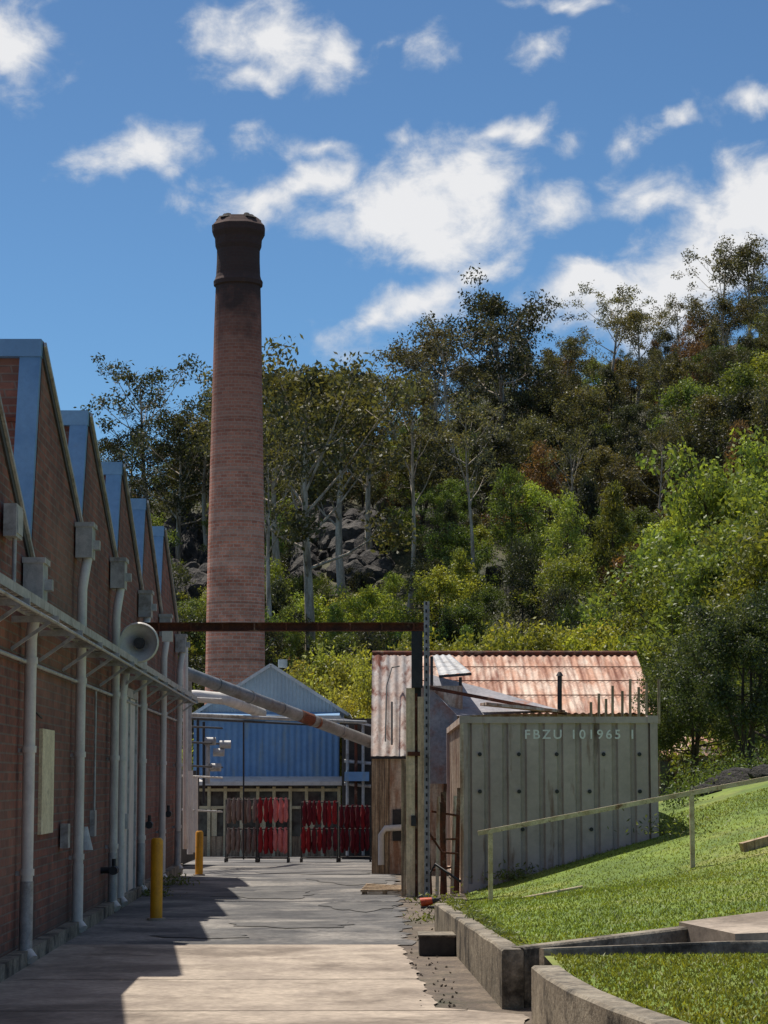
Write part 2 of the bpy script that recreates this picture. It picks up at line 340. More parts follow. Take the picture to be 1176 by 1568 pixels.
# ---------------------------------------------------------------- gantry
b=MB(); L=P(222,960,33); R=P(655,960,33); z=L[2]
b.beam((L[0],33,z+.055),(R[0],33,z+.055),.12,.014,0); b.beam((L[0],33,z-.055),(R[0],33,z-.055),.12,.014,0); b.beam((L[0],33,z),(R[0],33,z),.012,.11,0)
for t in np.linspace(.05,.95,9): b.tube([(L[0]+(R[0]-L[0])*t,32.93,z+.05),(L[0]+(R[0]-L[0])*t,32.93,z-.05)],.012,6,0)
x0=P(255,960,33)[0]; b.box(x0-.05,x0+.1,32.85,32.93,z-.22,z-.07,2); 
xp=P(640,1200,33)[0]
b.box(xp-.09,xp+.07,32.94,33.1,2.98,z-.065,1)
b.box(xp-.06,xp+.05,33.11,33.2,0,z-.065,1)
b.box(xp-.17,xp-.045,32.98,33.1,0,2.975,3); b.box(xp-.042,xp-.005,33.0,33.1,0,2.9,0); b.box(xp-.002,xp+.1,32.97,33.1,0,2.85,3); b.box(xp-.24,xp-.174,33.0,33.1,0,1.95,6)
b.box(xp-.1,xp-.03,32.94,32.968,1.0,1.15,1); b.box(xp-.15,xp+.03,32.94,32.968,2.0,2.06,0)
xg=P(653,1200,33)[0]; zt=P(653,922,33)[2]
b.box(xg-.035,xg+.035,32.88,32.888,0,zt,5); b.box(xg+.036,xg+.044,32.8,32.888,0,zt,5)
for zz in np.arange(.1,zt-.05,.11): b.box(xg-.012,xg+.012,32.872,32.8785,zz,zz+.045,1)
b.ob('gantry_frame',[m_rust,m_dark,m_white,m_post,m_rwall,m_galv,m_wood])
b=MB()
for k in range(8):
    xa=P(662+k*5.5,1200,33.4)[0]; ya=33.3+k*.07; t=random.uniform(-.10,.10)
    b.beam((xa+t*.3,ya,0.0),(xa+t,ya+random.uniform(-.1,.1),1.5+random.uniform(-.25,.12)),.05,.02,[0,1,0,0][k%4],up=(0,1,0))
for zz in (.35,.8,1.2): b.beam((xp+.2,33.6,zz),(xp+.6,33.7,zz+random.uniform(-.1,.1)),.03,.03,0)
b.tube([(xp+.16,33.1,.9),(xp+.35,33.15,.62),(xp+.6,33.2,.6)],.018,6,0); b.tube([(xp+.1,33.2,.2),(xp+.25,33.2,.45),(xp+.62,33.2,.2)],.02,6,2)
b.ob('rusty_gate',[m_rust,m_rwall,m_dark])
# ---------------------------------------------------------------- container
ct=empty('shipping_container')
XL,XR=P(705,1200,34)[0],P(1008,1200,34)[0]; YF,YB=34.0,41.5; ZB,ZT=0.0,P(705,1097,34)[2]
b=MB(); xs_=np.linspace(XL+.105,XR-.115,11)
za,zb_=ZB+.125,ZT-.1
for i in range(10):
    x0,x1=xs_[i],xs_[i+1]; w_=x1-x0; ca=YF+.066; cb=YF+.03
    pts=[(x0,ca),(x0+w_*.16,ca),(x0+w_*.26,cb),(x0+w_*.90,cb),(x1,ca)]
    for k in range(4):
        (xa,yaa),(xb,ybb)=pts[k],pts[k+1]
        rows=5
        for r in range(rows):
            q0=za+(zb_-za)*r/rows;q1=za+(zb_-za)*(r+1)/rows
            b.add([(xa,yaa,q0),(xb,ybb,q0),(xb,ybb,q1),(xa,yaa,q1)],[(0,1,2,3)],0 if k==2 else 1 )  # recess and rib sides take the shaded paint copy
b.corr((XR-.05,YF+.1,ZT-.1),(XR-.05,YB,ZT-.1),(XR-.05,YB,ZB+.1),(XR-.05,YF+.1,ZB+.1),.275,.04,0,'trap',2)
b.ob('front_panel',[m_cont,m_contshade],ct)
b=MB(); b.corr((XL+.05,YB,ZT-.1),(XL+.05,YF+.1,ZT-.1),(XL+.05,YF+.1,ZB+.1),(XL+.05,YB,ZB+.1),.4,.035,0,'trap',4); b.ob('side_panel',[m_contside],ct)
b=MB()
for x in (XL,XR-.11): b.box(x,x+.11,YF,YF+.12,ZB,ZT,0); b.box(x,x+.11,YB-.12,YB,ZB,ZT,0)
b.box(XL+.112,XR-.112,YF+.004,YF+.1,ZT-.1,ZT-.004,0); b.box(XL+.112,XR-.112,YF+.004,YF+.1,ZB+.003,ZB+.13,0)
for x in (XL+.004,XR-.1): b.box(x,x+.096,YF+.122,YB-.122,ZT-.1,ZT-.004,1 if x<2 else 0); b.box(x,x+.096,YF+.122,YB-.122,ZB,ZB+.13,1 if x<2 else 0)
for x in (XL-.01,XR-.15): b.box(x,x+.16,YF-.01,YF+.15,ZT-.1,ZT+.012,0)
b.box(XL-.006,XL+.05,YF-.006,YF-.001,ZB,ZT-.1,1)
b.box(XL+.05,XR-.05,YF+.06,YB-.05,ZT-.03,ZT-.012,2)
b.ob('frame',[m_cont,m_rwall,m_greyroof],ct)
b=MB()
for zz,cols in ((P(0,1155,34)[2],(735,795,853,925,980)),(P(0,1212,34)[2],(735,795,853,903,980)),(P(0,1270,34)[2],(762,800,905))):
    for px in cols:
        x=P(px,1200,34)[0]; b.tube([(x,YF+.01,zz),(x,YF+.09,zz)],.03,10,0)
b.ob('lashing_rings',[m_dark],ct)
cu=bpy.data.curves.new('stencil','FONT'); cu.body='FBZU 101965 1'; cu.size=.19; cu.space_character=1.35; cu.offset=.003
to=bpy.data.objects.new('tmp',cu); sc.collection.objects.link(to); bpy.context.view_layer.update()
me=bpy.data.meshes.new_from_object(to.evaluated_get(bpy.context.evaluated_depsgraph_get())); bpy.data.objects.remove(to)
me.materials.clear(); me.materials.append(m_text)
w=max(v.co.x for v in me.vertices); tx=P(803,1130,34); sx=(P(970,1130,34)[0]-tx[0])/w
for v in me.vertices: v.co.x*=sx
t=bpy.data.objects.new('stencil_number',me); sc.collection.objects.link(t); t.parent=ct; t.location=(tx[0],YF+.026,P(0,1131,34)[2]); t.rotation_euler=(math.pi/2,0,0)
# ---------------------------------------------------------------- red-roof building
rb=empty('rusty_roof_workshop')
YE,YR=49.5,54.0
rl=P(570,1003,YR); rr=P(975,1003,YR); er=P(1006,1098,YE)
zr=rl[2]; ze=P(700,1092,YE)[2]
b=MB()
b.corr((rl[0],YR,zr),(rr[0],YR,zr),(er[0],YE,ze),(rl[0]+.1,YE,ze),.16,.018,0,'sin',6)
b.corr((rr[0],YR,zr),(rl[0],YR,zr),(rl[0],YR+4.5,ze),(rr[0],YR+4.5,ze),.3,.02,0,'sin',2)
b.tube([(rl[0],YR,zr+.03),(rr[0],YR,zr+.03)],.07,8,1)
for k in range(3):
    yy=YR-(k+1)*1.1; b.tube([(rl[0],yy,zr-(zr-ze)*(k+1)*1.1/4.5+.035),(rr[0],yy,zr-(zr-ze)*(k+1)*1.1/4.5+.035)],.012,5,1)
b.ob('roof',[m_rroof,m_rust],rb)
b=MB()
b.box(rl[0]+.15,er[0]-.1,YE+.3,YE+.4,-.5,ze-.02,0); b.add([(rl[0]+.1,YE+.3,-.5),(rl[0]+.1,YR+4.3,-.5),(rl[0]+.1,YR+4.3,ze),(rl[0]+.1,YR,zr-.05),(rl[0]+.1,YE+.3,ze)],[(0,1,2,3,4)],0)
b.add([(rr[0]-.1,YE+.3,-.5),(rr[0]-.1,YR+4.3,-.5),(rr[0]-.1,YR+4.3,ze),(rr[0]-.1,YR,zr-.05),(rr[0]-.1,YE+.3,ze)],[(4,3,2,1,0)],0)
b.ob('walls',[m_rwall],rb)
b=MB(); Y=44.0; a=P(568,1003,Y);c=P(634,1003,Y);zb=P(0,1158,Y)[2]
Yt=Y+1.5
aT=P(570,1003,Yt); cT=P(632,1003,Yt)
b.corr((aT[0],Yt,aT[2]),(cT[0],Yt,aT[2]-.02),(c[0],Y,zb),(a[0],Y,zb),.15,.018,0,'sin',5)
b.box(a[0]+.01,c[0]-.01,Yt+.05,Yt+4.4,zb,aT[2]-.05,0); b.add([(a[0]+.01,Y+.02,zb),(a[0]+.01,Yt+.05,zb),(a[0]+.01,Yt+.05,aT[2]-.05)],[(0,1,2)],0)
b.box(a[0]-.02,c[0]+.02,Y-.06,Y+.0,zb-.05,zb,2)
b.tube([P(600,1140,Y-.1),P(600,1075,Y+.4)],.02,6,2)
b.tube([P(590,1135,Y-.12),P(592,1050,Y+.7),P(600,1022,Y+1.1),P(612,1020,Y+1.1)],.014,6,2)
x1,x2=P(570,0,Y)[0],P(617,0,Y)[0]
b.box(x1,x1+.32,Y,Y+.3,z0(Y)-.1,zb-.05,1); b.box(x1+.34,x2,Y+.06,Y+.1,z0(Y)-.1,zb-.05,4); b.box(x1+.4,x2-.04,Y+.02,Y+.057,.5,1.1,2)
for k in range(3): b.box(x1+.06+k*.09,x1+.068+k*.09,Y-.003,Y+.0005,z0(Y),zb-.06,2)
px_=x1+.36; b.tube([(px_-.18,Y-.08,.05),(px_-.18,Y-.08,.62),(px_-.1,Y-.08,.74),(px_+.3,Y-.08,.76)],.06,10,3)
b.box(x1,x2,Y+.31,Y+6,z0(Y)-.1,zb-.06,4)
b.ob('end_cladding',[m_rclad,m_wood,m_dark,m_white,m_rwall],rb)
b=MB()
b.add([P(655,1032,44.5),P(735,1052,44.5),P(868,1090,43.2),P(700,1096,42.6),P(648,1050,42.6)],[(4,3,2,1,0)],0)
b.add([P(655,1050,42.6),P(700,1096,42.6),P(700,1200,42.6),P(655,1200,42.6)],[(0,3,2,1)],0)
b.beam(P(652,1052,42.5),P(868,1093,42.9),.05,.06,1)
b.beam(P(740,1078,42.7),P(860,1090,43.0),.5,.05,4)
b.corr(P(662,1003,45),P(690,1003,45),P(722,1030,43),P(672,1034,43),.12,.012,2,'sin',2)
b.beam(P(672,1036,42.95),P(722,1032,42.95),.05,.05,3)
for px,pt,pb in ((661,1003,1100),(705,1035,1098)): b.tube([P(px,pt+2,43.1),P(px,pb,43.1)],.03,8,3)
b.box(P(636,0,43)[0],P(704,0,43)[0],43,43.1,-.1,P(0,1050,43)[2],4)
b.ob('lean_to',[m_greyroof,m_rust,m_galv,m_dark,m_rwall],rb)
b=MB(); c=P(857,1092,44); b.tube([c,P(857,1035,44)],.045,10,0); b.tube([P(857,1035,44),P(857,1029,44)],[.075,.03],10,0); b.ob('flue_pipe',[m_dark],rb)
b=MB()
for px,pt in ((905,1075),(917,1062),(928,1070),(938,1050),(953,1058),(965,1040),(978,1052),(990,1046),(1009,1040)):
    b.beam(P(px,1108,43.5),P(px,pt,43.5),.05,.03,0,up=(0,1,0))
b.ob('paling_fence',[m_wood])
b=MB(); Y=58
b.corr(P(990,1128,Y+3),P(1125,1128,Y+3),P(1115,1156,Y),P(985,1156,Y),.2,.02,0,'sin',3)
a=P(992,1157,Y+.2);c=P(1108,1157,Y+.2); b.box(a[0],c[0],Y+.2,Y+.35,-.6,a[2],1)
for k in range(4):
    xx=a[0]+.3+k*.48; b.box(xx,xx+.36,Y+.15,Y+.197,1.1,a[2]-.15,2); b.box(xx-.04,xx,Y+.12,Y+.197,1.0,a[2]-.08,3)
b.ob('low_shed',[m_rroof,m_wood,m_glass,m_cream])
# ---------------------------------------------------------------- blue shed
bs=empty('blue_corrugated_shed'); Y=74.0
pk=P(415,1020,Y); re=P(527,1092,Y); le=P(300,1094,Y)
zg=P(0,1100,Y)[2]; xl,xr=P(312,0,Y)[0],P(523,0,Y)[0]
b=MB()
n=40; xsn=np.linspace(le[0],re[0],n*6+1); top=lambda x: pk[2]-(abs(x-pk[0])/(re[0]-pk[0]))*(pk[2]-re[2])
v=[]
for i,x in enumerate(xsn):
    o=.012*math.sin(i/6*2*math.pi); v+= [(x,Y+o,zg-.1),(x,Y+o,top(x))]
f=[(2*i,2*i+2,2*i+3,2*i+1) for i in range(len(xsn)-1)]
b.add(v,f,0,True); b.ob('gable',[m_shedgable],bs)
b=MB(); b.beam((pk[0],Y-.05,pk[2]+.04),(re[0]+.15,Y-.05,top(re[0]+.15)+.04),.18,.1,0); b.beam((pk[0],Y-.05,pk[2]+.04),(le[0]-.15,Y-.05,top(le[0]-.15)+.04),.18,.1,0)
for sgn,e in ((1,re),(-1,le)): b.corr((pk[0],Y+.04,pk[2]+.06),(pk[0],Y+14,pk[2]+.06),(e[0]+.2*sgn,Y+14,e[2]-.05),(e[0]+.2*sgn,Y+.04,e[2]-.05),.25,.015,1,'sin',1)
b.tube([P(433,1022,Y+3),P(433,1010,Y+3)],.16,12,1)
b.ob('roof',[m_white,m_shedgable],bs)
b=MB(); zc=P(0,1190,Y)[2]
b.corr((xl,Y-1.2,zg),(xr,Y-1.2,zg),(xr,Y-1.2,zc),(xl,Y-1.2,zc),.2,.02,0,'sin',1)
b.add([(xl,Y-1.2,zg+.01),(xr,Y-1.2,zg+.01),(xr,Y,zg+.2),(xl,Y,zg+.2)],[(0,1,2,3)],0)
b.box(xl,xr,Y-1.1,Y-.05,zc,zg-.01,0); b.box(xl-.05,xr+.05,Y-1.32,Y-1.21,zg-.06,zg+.06,1)
b.ob('upper_wall',[m_shedblue,m_white],bs)
b=MB()
b.add([(xl-.3,Y-1.9,zc-.16),(xr+.1,Y-1.9,zc-.16),(xr+.1,Y-1.22,zc+.02),(xl-.3,Y-1.22,zc+.02)],[(0,1,2,3)],0)
b.box(xl-.3,xr+.1,Y-1.96,Y-1.89,zc-.26,zc-.14,0)
zb=z0(Y)-.1; 
b.box(xl-1.5,xr,Y-1.15,Y-1.1,zb,zc-.02,1)
npan=9
for k in range(npan+1):
    x=xl+(xr-xl)*k/npan; b.box(x-.05,x+.05,Y-1.32,Y-1.155,zb,zc-.3,2)
for zz in (zc-.45,zc-1.0): b.box(xl+.051,xr-.051,Y-1.30,Y-1.16,zz,zz+.09,2)
b.box(xl+.051,xr-.051,Y-1.28,Y-1.16,zb,zb+.75,3)
for k in (1,4,7): 
    x=xl+(xr-xl)*(k+.1)/npan; b.box(x+.03,x+.2,Y-1.27,Y-1.17,zb+.76,zc-1.0,2)
b.ob('canopy_shopfront',[m_white,m_glass,m_cream,m_wood],bs)
b=MB(); Yp=66
b.box(P(526,0,Yp)[0],P(600,0,Yp)[0],Yp,Yp+8,z0(Yp)-.1,P(0,1100,Yp)[2],0)  # dark-coloured box stands in for the shade of the passage
b.beam(P(520,1100,Yp-.3),P(600,1118,Yp-.3),.2,.06,1)
for py in (1130,1165,1200): b.tube([P(527,py,Yp-.2),P(568,py+4,Yp-.2)],.05,8,2)
for px in (532,545,556): b.tube([P(px,1110,Yp-.25),P(px,1310,Yp-.25)],.045,8,2 if px!=545 else 3)
b.box(P(530,0,Yp-.6)[0],P(566,0,Yp-.6)[0],Yp-.7,Yp-.1,P(0,1196,Yp)[2],P(0,1182,Yp)[2],4)
b.ob('dark_passage_pipes',[m_shade_frame,m_white,m_galv,m_rust,m_shedblue])
b=MB()
a=Vector(P(262,1022,44)); e=Vector(P(572,1138,50)); d=e-a
b.tube([a+d*t for t in np.linspace(0,1,14)],.125,18,0)
for t in np.linspace(.05,.97,7): b.tube([a+d*t,a+d*(t+.006)],.136,18,0)
b.tube([a+d*.60,a+d*.67],.129,18,2); b.tube([a+d*.69,a+d*.70],.129,18,2)
b.ob('extraction_duct',[m_duct,m_galv,m_rust])
b=MB(); b.tube([P(278,1066,52),P(300,1066,52),P(345,1070,52),P(372,1080,54),P(400,1092,58)],.14,16,0); b.tube([P(282,1094,52),P(560,1106,62)],.045,10,1); b.tube([P(290,1100,50),P(520,1112,66)],.03,8,2)
b.ob('white_duct',[m_white,m_galv,m_dark])
b=MB()
for px,pt,pb,y,r,m in ((284,985,1300,43,.05,0),(289,1040,1180,45,.06,1),(291,1180,1308,45,.06,0),(298,1190,1305,47,.07,0),(303,1100,1262,48,.03,2),(312,1105,1230,50,.03,2),(373,1103,1316,55,.02,2),(318,1140,1200,50,.05,1)):
    b.tube([P(px,pt,y),P(px,pb,y)],r,10,m)
for py in (1068,1112,1136,1172,1188,1240): b.tube([P(278,py,45),P(340,py+3,52)],.022,8,py%3)
for px,py in ((322,1135),(335,1152),(345,1140),(330,1175)):
    q=P(px,py,50); b.tube([(q[0]-.12,50,q[2]),(q[0]+.12,50,q[2])],.09,12,1)
b.box(P(280,0,56)[0],P(312,0,56)[0],50,56,z0(50),P(0,1180,56)[2],2)
b.ob('pipework',[m_white,m_galv,m_dark])
# ---------------------------------------------------------------- yarn racks
def rack(px0,px1,y,cols,nm,hgt=1.62):
    xa,xb=P(px0,0,y)[0],P(px1,0,y)[0]; zb=z0(y); b=MB(); fr=4
    for x in (xa,xb):
        for dy in (-.25,.25): b.tube([(x,y+dy,zb+.08),(x,y+dy,zb+hgt)],.016,8,fr)
        b.tube([(x,y-.4,zb+.1),(x,y+.4,zb+.1)],.025,8,fr)
        for dy in (-.35,.35): b.tube([(x-.025,y+dy,zb+.06),(x+.025,y+dy,zb+.06)],.06,12,fr)
    for zz in (.12,.86,hgt):
        for dy in (-.25,.25): b.tube([(xa,y+dy,zb+zz),(xb,y+dy,zb+zz)],.016,8,fr)
    n=max(4,int((xb-xa)/.12))
    for tier,(zt,L) in enumerate(((hgt,.66),(.86,.66))):
        for i in range(n):
            t=(i+.5)/n; x=xa+(xb-xa)*t
            ci=cols(t,tier)
            for dy in (-.26,-.05):
                l=L*random.uniform(.86,1.04); xx=x+random.uniform(-.02,.02)
                pts=[];rad=[]
                for k in range(7):
                    q=k/6; pts.append((xx+.01*math.sin(k*2+i),y+dy,zb+zt+.05-l*q)); rad.append([.018,.045,.058,.056,.058,.060,.03][k])
                b.tube(pts,rad,8,ci)
    b.ob(nm,[y_br,y_rd,y_pk,y_mr,m_shade_frame])
rack(357,402,60,lambda t,k:0,'yarn_drying_rack')
rack(404,448,59.5,lambda t,k:1 if t<.42 else 2,'yarn_drying_rack')
rack(467,520,60,lambda t,k:3 if random.random()<.7 else 1,'yarn_drying_rack',1.55)
rack(523,568,61,lambda t,k:3 if random.random()<.8 else 1,'yarn_drying_rack',1.45)
# ---------------------------------------------------------------- chimney
ytc=110.0
prof=[(1075,46.5),(1040,45.5),(900,44.2),(800,42.8),(700,40.8),(600,38.8),(500,36.8),(440,35),(438,38),(432,38.5),(428,36),(422,34.5),(400,33.5),(384,33.5),(378,36),(366,38),(358,42.5),(348,43),(344,39),(335,31)]
cx=P(368,0,ytc)[0]; z_b=-1
b=MB(); ring=32
zs=[P(0,p,ytc)[2] for p,_ in prof]; rs=[r/F*ytc for _,r in prof]
zs=[z_b]+zs; rs=[1.52]+rs
v=[];f=[]
for i,(z,r) in enumerate(zip(zs,rs)):
    for k in range(ring):
        a=2*math.pi*(k+.5)/ring; oct_=1.0
        if i>=16: oct_=math.cos(math.pi/8)/math.cos(((a+math.pi/8)%(math.pi/4))-math.pi/8)*1.03
        v.append((r*oct_*math.cos(a),r*oct_*math.sin(a),z))
for i in range(len(zs)-1):
    for k in range(ring): f.append((i*ring+k,i*ring+(k+1)%ring,(i+1)*ring+(k+1)%ring,(i+1)*ring+k))
b.add(v,f,0); o0=len(zs)-1
b.add([v[o0*ring+k] for k in range(ring)],[tuple(range(ring))],1)
for i in range(10):
    a=random.uniform(0,6.28); r=.85; b.tube([(r*math.cos(a),r*math.sin(a),zs[-1]-.1),(r*math.cos(a),r*math.sin(a),zs[-1]+random.uniform(.03,.12))],[.3,.12],6,1)
b.ob('brick_chimney',[m_chim,m_rock],None,(cx,ytc,0))
# ---------------------------------------------------------------- lawns & walls
cp=np.array([(.98,17,.38),(.64,25.6,.27),(1.34,30,.05),(1.14,34,.0),(2.6,34,.42),(3.89,30,.49),(5.06,30,.76),(4.1,34,.84),(6.07,36,1.55),(2.2,18.5,.45),(3.2,19,.52),(9,30,1.7),(9,19,1.1),(12,44,2.9),(5.5,44,1.3),(8,44,2.1),(7,52,1.2),(20,30,4),(20,19,3),(20,50,5)])
def kern(d): return np.sqrt(d*d+1.0)
K=kern(np.linalg.norm(cp[:,None,:2]-cp[None,:,:2],axis=2)); Wt=np.linalg.solve(K+np.eye(len(cp))*-.01,cp[:,2])
def lz(x,y): return float(kern(np.hypot(cp[:,0]-x,cp[:,1]-y))@Wt)
def xl_(y):
    if y<17.05: return .98
    if y<=34: return float(np.interp(y,[17,25.6,30,34],[1.02,.72,1.05,1.1]))
    return 4.16+(y-34)*.06
def ystep(x): return float(np.interp(x,[1.0,1.03,2.45,2.6,20],[17.05,17.1,18.38,18.5,18.6]))
m_lawn=m_grass
b=MB(); yy=np.concatenate([np.arange(17.2,34.01,.35),np.arange(34.05,54,.6)]); tt=np.linspace(0,1,34)**1.6; v=[]
for y in yy:
    l=xl_(y)
    v.append((l,y,-.3))
    for t in tt:
        x=l+(20-l)*t; ye=max(y,ystep(x))+(y-17.2)*1e-4; v.append((x,ye,lz(x,ye)))
    v.append((20,y,-.3))
n=len(tt)+2
b.add(v,[(j*n+i,j*n+i+1,(j+1)*n+i+1,(j+1)*n+i) for j in range(len(yy)-1) for i in range(n-1)],0,True); 
b.ob('lawn',[m_lawn])
lowz=.40
path=[(.97,15.25),(1.0,14.4),(1.07,13.5),(1.2,12.5),(1.36,11.6),(1.6,10.6),(1.95,9.6),(2.4,8.7)]
b=MB(); v=[]
for (x,y) in path: v+=[(x+.18,y,lowz),(8,y,lowz+.05)]
v2=[(path[0][0]+.18,16.6,lowz),(8,16.9,lowz+.05)]+v
b.add(v2,[(2*i,2*i+1,2*i+3,2*i+2) for i in range(len(v2)//2-1)],0); b.ob('lower_lawn',[m_lawn])
def wall(name,path,th,zt,zb,mat):
    b=MB(); v=[]
    N=len(path)
    for i,(x,y) in enumerate(path):
        d=Vector((path[min(i+1,N-1)][0]-path[max(i-1,0)][0],path[min(i+1,N-1)][1]-path[max(i-1,0)][1],0)).normalized(); nr=Vector((-d.y,d.x,0))*(th)
        z=zt[i] if hasattr(zt,'__len__') else zt
        for (q,zz) in ((Vector((x,y,0)),zb),(Vector((x,y,0)),z-.015),(Vector((x,y,0))+nr*.1,z),(Vector((x,y,0))+nr*.9,z),(Vector((x,y,0))+nr,z-.015),(Vector((x,y,0))+nr,zb)): v.append((q.x,q.y,zz))
    f=[]
    for i in range(N-1):
        for k in range(5): f.append((i*6+k,i*6+k+1,(i+1)*6+k+1,(i+1)*6+k))
    f.append((5,4,3,2,1,0)); e=(N-1)*6; f.append(tuple(range(e,e+6)))
    b.add(v,f,0); return b.ob(name,[mat])
def dens(p,n=6):
    out=[]
    for a,c in zip(p[:-1],p[1:]):
        for k in range(n): t=k/n; out.append((a[0]+(c[0]-a[0])*t,a[1]+(c[1]-a[1])*t))
    return out+[p[-1]]
wall('curved_retaining_wall',path,.2,.44,-.05,m_cwall)
pw=dens([(.56,25.6),(.86,16.9)],10); wall('retaining_wall',pw,.16,[.30+.13*i/10+.006*math.sin(i*3) for i in range(len(pw))],-.05,m_cwall)
pw=dens([(1.03,17.0),(2.45,18.3)],6); wall('step_wall',pw,.14,[.43+.07*i/6 for i in range(len(pw))],-.05,m_cwall)
pw=dens([(1.15,16.62),(2.6,17.35),(5.5,17.6)],5); wall('lawn_kerb',pw,.07,.45,.1,m_cwall)
b=MB(); q=[(2.35,18.42),(4.8,19.7),(9,20.5),(9,17.75),(5.5,17.72),(2.65,17.45)]
zq=[.50,.0,.0,.62,.56,.47]; zq[1]=lz(4.8,19.7); zq[2]=lz(9,20.5)
zq[0]=max(.5,lz(2.35,18.42))
b.add([(x,y,z_+.03) for (x,y),z_ in zip(q,zq)]+[(x,y,0) for x,y in q],[(5,4,3,2,1,0)]+[(i,(i+1)%6,(i+1)%6+6,i+6) for i in range(6)],0); b.ob('concrete_path',[m_conc])
b=MB(); q=Pz(642,1463,0); r_=Pz(697,1463,0); b.box(q[0],r_[0],q[1],q[1]+.5,0,.17,0); b.box(q[0]-.01,r_[0]+.01,q[1]-.01,q[1]+.52,.17,.19,1); b.ob('concrete_block',[m_shade_frame,m_cwall])  # block sides coloured dark as shade, top slab keeps the concrete colour
b=MB(); q=Pz(552,1370,0)
for k in range(5): b.beam((q[0]+.02*k,q[1]+k*.2,.06+.012*k),(q[0]+.72,q[1]+k*.22,.07),.14,.03,0)
for k in range(3): b.beam((q[0]+.05+k*.3,q[1]-.05,.025),(q[0]+.05+k*.3,q[1]+.95,.025),.06,.05,0)
b.ob('timber_pallet',[m_wood])
b=MB(); q=Pz(656,1390,0); b.box(q[0]-.1,q[0]+.1,q[1]-.1,q[1]+.1,.0,.02,1); b.tube([(q[0]-.1,q[1],.06),(q[0]+.05,q[1],.09)],[.07,.045],14,0); b.tube([(q[0]+.05,q[1],.09),(q[0]+.14,q[1],.11)],[.045,.02],14,1); b.ob('traffic_cone',[m_orange,m_dark])
b=MB(); q=(P(1112,0,30.5)[0],30.5); zz=lz(q[0],q[1]); b.beam((q[0],q[1],zz+.06),(q[0]+2.5,q[1]+.3,lz(q[0]+2.5,q[1])+.1),.18,.12,0); b.beam((q[0]+.5,q[1]-.4,zz+.1),(q[0]+2.5,q[1]-.4,lz(q[0]+2.5,q[1])+.1),.18,.05,0); b.ob('timber_sleeper',[m_wood])
b=MB(); b.tube([(1.62,28.6,lz(1.62,28.6)+.02),(2.6,30.3,lz(2.6,30.3)+.02)],.018,8,0); b.ob('ground_pipe',[m_rail])
b=MB(); Y=30.0; pa=P(732,1276,Y); pb=P(1176,1192,Y); k=(pb[2]-pa[2])/(pb[0]-pa[0])
xe=pb[0]+3
b.beam((pa[0],Y,pa[2]),(xe,Y,pa[2]+k*(xe-pa[0])),.06,.06,0)
for px in (744,1040,1330):
    x=P(px,0,Y)[0]; zt=pa[2]+k*(x-pa[0])-.03; b.beam((x,Y,lz(x,Y)-.05),(x,Y,zt),.06,.05,0,up=(0,1,0))
b.ob('handrail',[m_rail])
def blades(name,fn,n,h,col):
    v=np.zeros((n,3,3)); xy=fn(n)
    z=np.array([lz(x,y) if y>17.1 else lowz+.05*(x-1.2)/6.8 for (x,y) in xy])
    a=rng.uniform(0,6.28,n); w=rng.uniform(.006,.012,n); hh=h*rng.uniform(.5,1.4,n); lx=rng.normal(0,.6,n)*hh; ly=rng.normal(0,.6,n)*hh
    v[:,0]=np.stack([xy[:,0]-np.cos(a)*w,xy[:,1]-np.sin(a)*w,z-.004],1); v[:,1]=np.stack([xy[:,0]+np.cos(a)*w,xy[:,1]+np.sin(a)*w,z-.004],1); v[:,2]=np.stack([xy[:,0]+lx,xy[:,1]+ly,z+hh],1)
    me=bpy.data.meshes.new(name); me.from_pydata(v.reshape(-1,3).tolist(),[],[(3*i,3*i+1,3*i+2) for i in range(n)]); me.materials.append(m_leaf)
    o=bpy.data.objects.new(name,me); sc.collection.objects.link(o); o.color=col; return o
def up(n):
    y=rng.uniform(17.2,36,n); out=[]
    for q in y:
        l=xl_(min(q,34)) if q<34 else 4.2; hi=(1250-588)/F*q
        x=rng.uniform(l+.08,max(hi,l+.3))
        if q<ystep(x)+.03: continue
        if 2.3<x and q<18.45+.5*(x-2.35): continue
        out.append((x,q))
    while len(out)<n: out.append(out[0])
    return np.array(out)
blades('lawn_grass',up,40000,.024,(.16,.205,.028,1))
def low(n):
    out=[]
    while len(out)<n:
        x=rng.uniform(1.1,4);y=rng.uniform(10.5,16.6)
        lx=np.interp(-y,[-15.25,-14.4,-13.5,-12.5,-11.6,-10.6],[1.18,1.2,1.27,1.4,1.56,1.8])
        if x>lx+ .02 and y<16.6+(x-1.15)*.48: out.append((x,y))
    return np.array(out)
blades('lower_lawn_grass',low,26000,.022,(.17,.215,.028,1))
b=MB()
for k in range(120):
    y=random.uniform(16.8,33); x=random.uniform(.3,.55)+random.uniform(-.12,.15); r=random.uniform(.006,.016)
    b.tube([(x,y,-.004),(x+random.uniform(-.02,.02),y,r*.9)],[r,r*.4],5,0)
b.ob('gravel_debris',[m_dirt])
b=MB()
for cxx,cyy,nn,r in [(.75,30.5,200,.2),(1.95,33.8,420,.2),(4.35,33.6,500,.35),(-3.3,33,160,.15),(-3.35,36.5,220,.18),(.55,27.4,100,.15)]:
    C=rng.normal(size=(nn,3))*[r,r,r*.45]; C[:,2]=np.abs(C[:,2])+ (lz(cxx,cyy) if cxx>.9 else 0); C[:,0]+=cxx;C[:,1]+=cyy; b.leaves(C,.07,0,.3)
for k in range(260):
    y=random.uniform(17.3,26); x=xl_(y)+random.uniform(-.02,.1); C=rng.normal(size=(7,3))*[.03,.05,.02]+[x,y,lz(x,y)+.03]; b.leaves(C,.06,0,.2)
o=b.ob('weeds',[m_leaf]); o.color=(.12,.16,.04,1)
